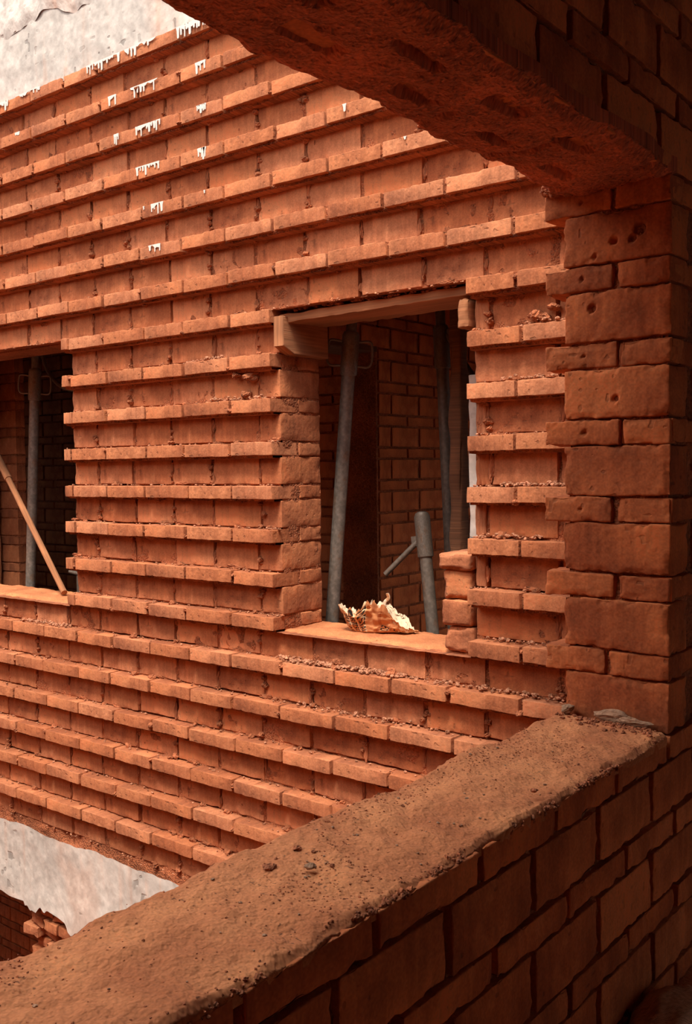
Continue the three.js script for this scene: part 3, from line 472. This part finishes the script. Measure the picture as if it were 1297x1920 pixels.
{
  const post = thing('timber_post', 'dark rough timber post behind the right jamb of the window', 'post', [-2.085, E - 1.83, -3.34]);
  add('post_body', brick(0.062, 3.33, 0.07, { n: [5, 60, 5], r: 0.01, chip: 0.014, rough: 0.006, seed: 700 }).translate(0, 1.665, 0), DARKWOOD, post);
  const wbd = thing('white_board', 'whitewashed board standing behind the right edge of the window', 'board', [-1.78, E - 1.83, -3.115]);
  add('board_body', brick(0.235, 2.17, 0.03, { n: [8, 40, 3], r: 0.004, chip: 0.006, rough: 0.003, seed: 710 }).translate(0, 1.085, 0), CONC, wbd);
  const pole = thing('wooden_pole', 'brown wooden pole leaning across the left window with its foot on the sill', 'pole');
  add('shaft', rod([-4.175, -0.606, -2.955], [-4.99, -0.035, -3.175], 0.0155, 0.0165), WOOD, pole); add('end_sleeve', rod([-4.985, -0.038, -3.174], [-5.24, 0.14, -3.243], 0.0215, 0.0205), WOOD, pole);
  const hose = thing('hose', 'thin grey hose hanging in a curve behind the left window', 'hose');
  add('hose_pipe', tube([[-4.92, 1.5, -3.42], [-5.0, 0.9, -3.42], [-4.98, 0.66, -3.42], [-4.88, 0.53, -3.42], [-4.72, 0.47, -3.42], [-4.45, 0.5, -3.40], [-4.2, 0.75, -3.38], [-4.1, 1.5, -3.38]], 0.012), ZINC, hose);
  const bat = thing('timber_batten', 'narrow reddish batten leaning beside the grey prop in the right window', 'batten');
  add('batten_body', rod([-2.83, -1.83, -3.13], [-2.715, -0.35, -3.10], 0.013, 0.013, 6), WOOD, bat);
  const post2 = thing('timber_post', 'short brown timber post against the pier inside the left window', 'post', [-5.63, E - 1.83, -3.47]);
  add('post_body', brick(0.07, 2.44, 0.06, { n: [5, 40, 4], r: 0.008, chip: 0.01, rough: 0.005, seed: 720 }).translate(0, 1.22, 0), WOOD, post2);
  const cl = thing('screw_jack', 'small steel screw jack with crossed handles in the lower corner of the left window', 'jack', [-4.52, E - 1.83, -3.3]);
  add('stem', rod([0, 0.008, 0], [0, 1.27, 0], 0.016), STEEL, cl); add('cross_handle', rod([-0.13, 1.02, 0.04], [0.12, 1.06, -0.03], 0.012), STEEL, cl); add('cross_handle', rod([-0.06, 1.28, 0.02], [0.06, 1.26, 0.0], 0.011), STEEL, cl); add('spindle_arm', rod([0.0, 1.05, 0.02], [0.1, 1.16, 0.03], 0.01), STEEL, cl); add('base_plate', box(-0.07, 0.07, 0, 0.01, -0.07, 0.07), STEEL, cl);
}

// ------------------------------------------------------------------ crumpled newspaper on the sill
{
  const cv = document.createElement('canvas'); cv.width = 1024; cv.height = 512; const c = cv.getContext('2d');
  c.fillStyle = '#d8bfa2'; c.fillRect(0, 0, 1024, 512);
  const RN = mulberry(55);
  for (let col = 0; col < 18; col++) for (let l = 0; l < 46; l++) if (RN() < 0.7) { c.fillStyle = RN() < 0.3 ? '#6b4a38' : '#8d6c55'; c.fillRect(col * 57 + 4, l * 11 + 3, 18 + RN() * 30, 2.4); }
  c.fillStyle = '#c07f50'; c.fillRect(512, 226, 512, 230);  // warm shade of the front side painted in, mixed with brown print
  for (let i = 0; i < 9; i++) { c.fillStyle = RN() < 0.5 ? '#d9b48c' : '#a9653a'; c.fillRect(512 + i * 57 + RN() * 20, 226, 6 + RN() * 14, 230); }
  const word = (s, x, y, px) => { c.save(); c.translate(x, y); c.rotate(Math.PI / 2); c.fillStyle = '#1d0e08'; c.font = 'bold ' + px + 'px sans-serif'; c.fillText(s, 0, 0); c.restore(); };
  word('CR', 556, 300, 50); word('METAL', 606, 258, 54); word('ARTISC', 664, 240, 54); word('INSTAL', 718, 250, 54); word('ED', 830, 350, 52); word('S', 890, 350, 52);
  const t = new THREE.CanvasTexture(cv); t.colorSpace = THREE.SRGBColorSpace;
  const n = thing('newspaper', 'crumpled sheet of printed newspaper lying on the window sill', 'newspaper', [-2.25, E - 0.618, -2.965]);
  const nu = 220, nv = 100, Pp = [], Uu = [], I = [];
  const rimH = (th) => { const x = Math.cos(th), f = Math.sin(th); return 0.062 + 0.018 * Math.exp(-((x + 0.9) ** 2) * 9) + 0.052 * Math.exp(-((x - 0.0) ** 2) * 14) * (f > 0 ? 1 : 0.7) + 0.02 * Math.exp(-((x - 0.4) ** 2) * 30) - 0.052 * step(0.35, 1, x); };
  for (let j = 0; j <= nv; j++) for (let i = 0; i <= nu; i++) {
    const th = i / nu * Math.PI * 2, t0 = j / nv, x = Math.cos(th), z = Math.sin(th), ax = x > 0 ? 0.165 : 0.115, az = 0.062;
    let r, y; const rim = rimH(th);
    if (t0 < 0.12) { r = lerp(0, 0.52, t0 / 0.12); y = 0; }
    else if (t0 < 0.55) { const s = (t0 - 0.12) / 0.43; r = lerp(0.52, 1, Math.pow(s, 0.75)); y = rim * Math.pow(s, 1.25); }
    else { const s = (t0 - 0.55) / 0.45; r = 1 - s; y = lerp(rim, 0.072, sm(s)) - 0.028 * Math.sin(s * Math.PI) + 0.02 * s; }
    let px = x * ax * r, pz = z * az * r, k = step(0.1, 0.3, t0);
    const cr = Math.abs(noise(px * 34 + 3, y * 40, pz * 34)) - 0.3, cr2 = Math.abs(noise(px * 75, y * 75 + 5, pz * 75)) - 0.3;
    const cr3 = Math.abs(noise(px * 150 + 2, y * 150, pz * 150)) - 0.3;
    y += k * (cr * 0.032 + cr2 * 0.018 + cr3 * 0.007) * (t0 > 0.5 ? 1 : 0.22); pz += k * (cr * 0.020 + cr2 * 0.008) * Math.sign(z || 1); px += k * noise(px * 30, y * 30, pz * 30 + 9) * 0.008;
    Pp.push(px, Math.max(0, y), pz); Uu.push(1 - i / nu - 0.0, t0);
  }
  for (let j = 0; j < nv; j++) for (let i = 0; i < nu; i++) { const a = j * (nu + 1) + i, b = a + nu + 1; I.push(a, a + 1, b, a + 1, b + 1, b); }
  const g = new THREE.BufferGeometry(); g.setAttribute('position', new THREE.Float32BufferAttribute(Pp, 3)); g.setAttribute('uv', new THREE.Float32BufferAttribute(Uu, 2)); g.setIndex(I); g.computeVertexNormals();
  const pm = new THREE.MeshStandardMaterial({ map: t, roughness: 0.9, side: THREE.DoubleSide });
  n.rotation.y = 0.42; n.scale.setScalar(1.08);
  add('sheet', g, pm, n);
  add('torn_corner', tube([[0.05, 0.085, 0.0], [0.052, 0.105, 0.002], [0.064, 0.118, 0.0], [0.06, 0.135, 0.002]], 0.006, 6).scale(1, 1, 0.5), pm, n);
}

// ------------------------------------------------------------------ stones on the near sill, sack on the floor
for (const [x, z, r, label] of [[-0.93, -0.985, 0.010, 'dark clod of earth lying on the near sill, the largest there'], [-0.945, -1.06, 0.006, 'small reddish clod on the near sill just past the largest clod'], [-0.885, -1.02, 0.007, 'grey stone chip on the middle of the near sill'], [-0.79, -1.5, 0.006, 'tiny dark pebble near the shaded edge of the near sill']]) {
  const p = thing('pebble', label, 'pebble', [x, E - 0.555, z]); add('stone', lump(r, Math.round(z * 100), 0.6), r === 0.007 ? STONE : MORTAR, p);
}
{
  const g = new THREE.SphereGeometry(1, 48, 32), p = g.attributes.position, uv = g.attributes.uv;
  for (let i = 0; i < p.count; i++) {
    let x = p.getX(i), y = p.getY(i), z = p.getZ(i); const s = 1 + 0.22 * fbm(x * 1.6, y * 1.6, z * 1.6 + 4, 3) + 0.06 * noise(x * 6, y * 6, z * 6);
    x *= 0.105 * s; z *= 0.16 * s; y = Math.max(y, -0.55) * 0.062 * s + 0.036; p.setXYZ(i, x, Math.max(0, y), z); uv.setXY(i, x + z * 0.3, y + z);
  }
  g.computeVertexNormals();
  const s = thing('burlap_sack', 'lumpy burlap sack lying on the gallery floor against the wall', 'sack', [-0.648, 0, -1.86]); add('sack_body', g, BURLAP, s); s.rotation.y = 0.15;
  add('folded_end', lump(0.05, 5, 0.55).scale(1.1, 0.9, 1.2).translate(-0.02, 0.03, 0.19), BURLAP, s);
}
renderer.render(scene, camera);
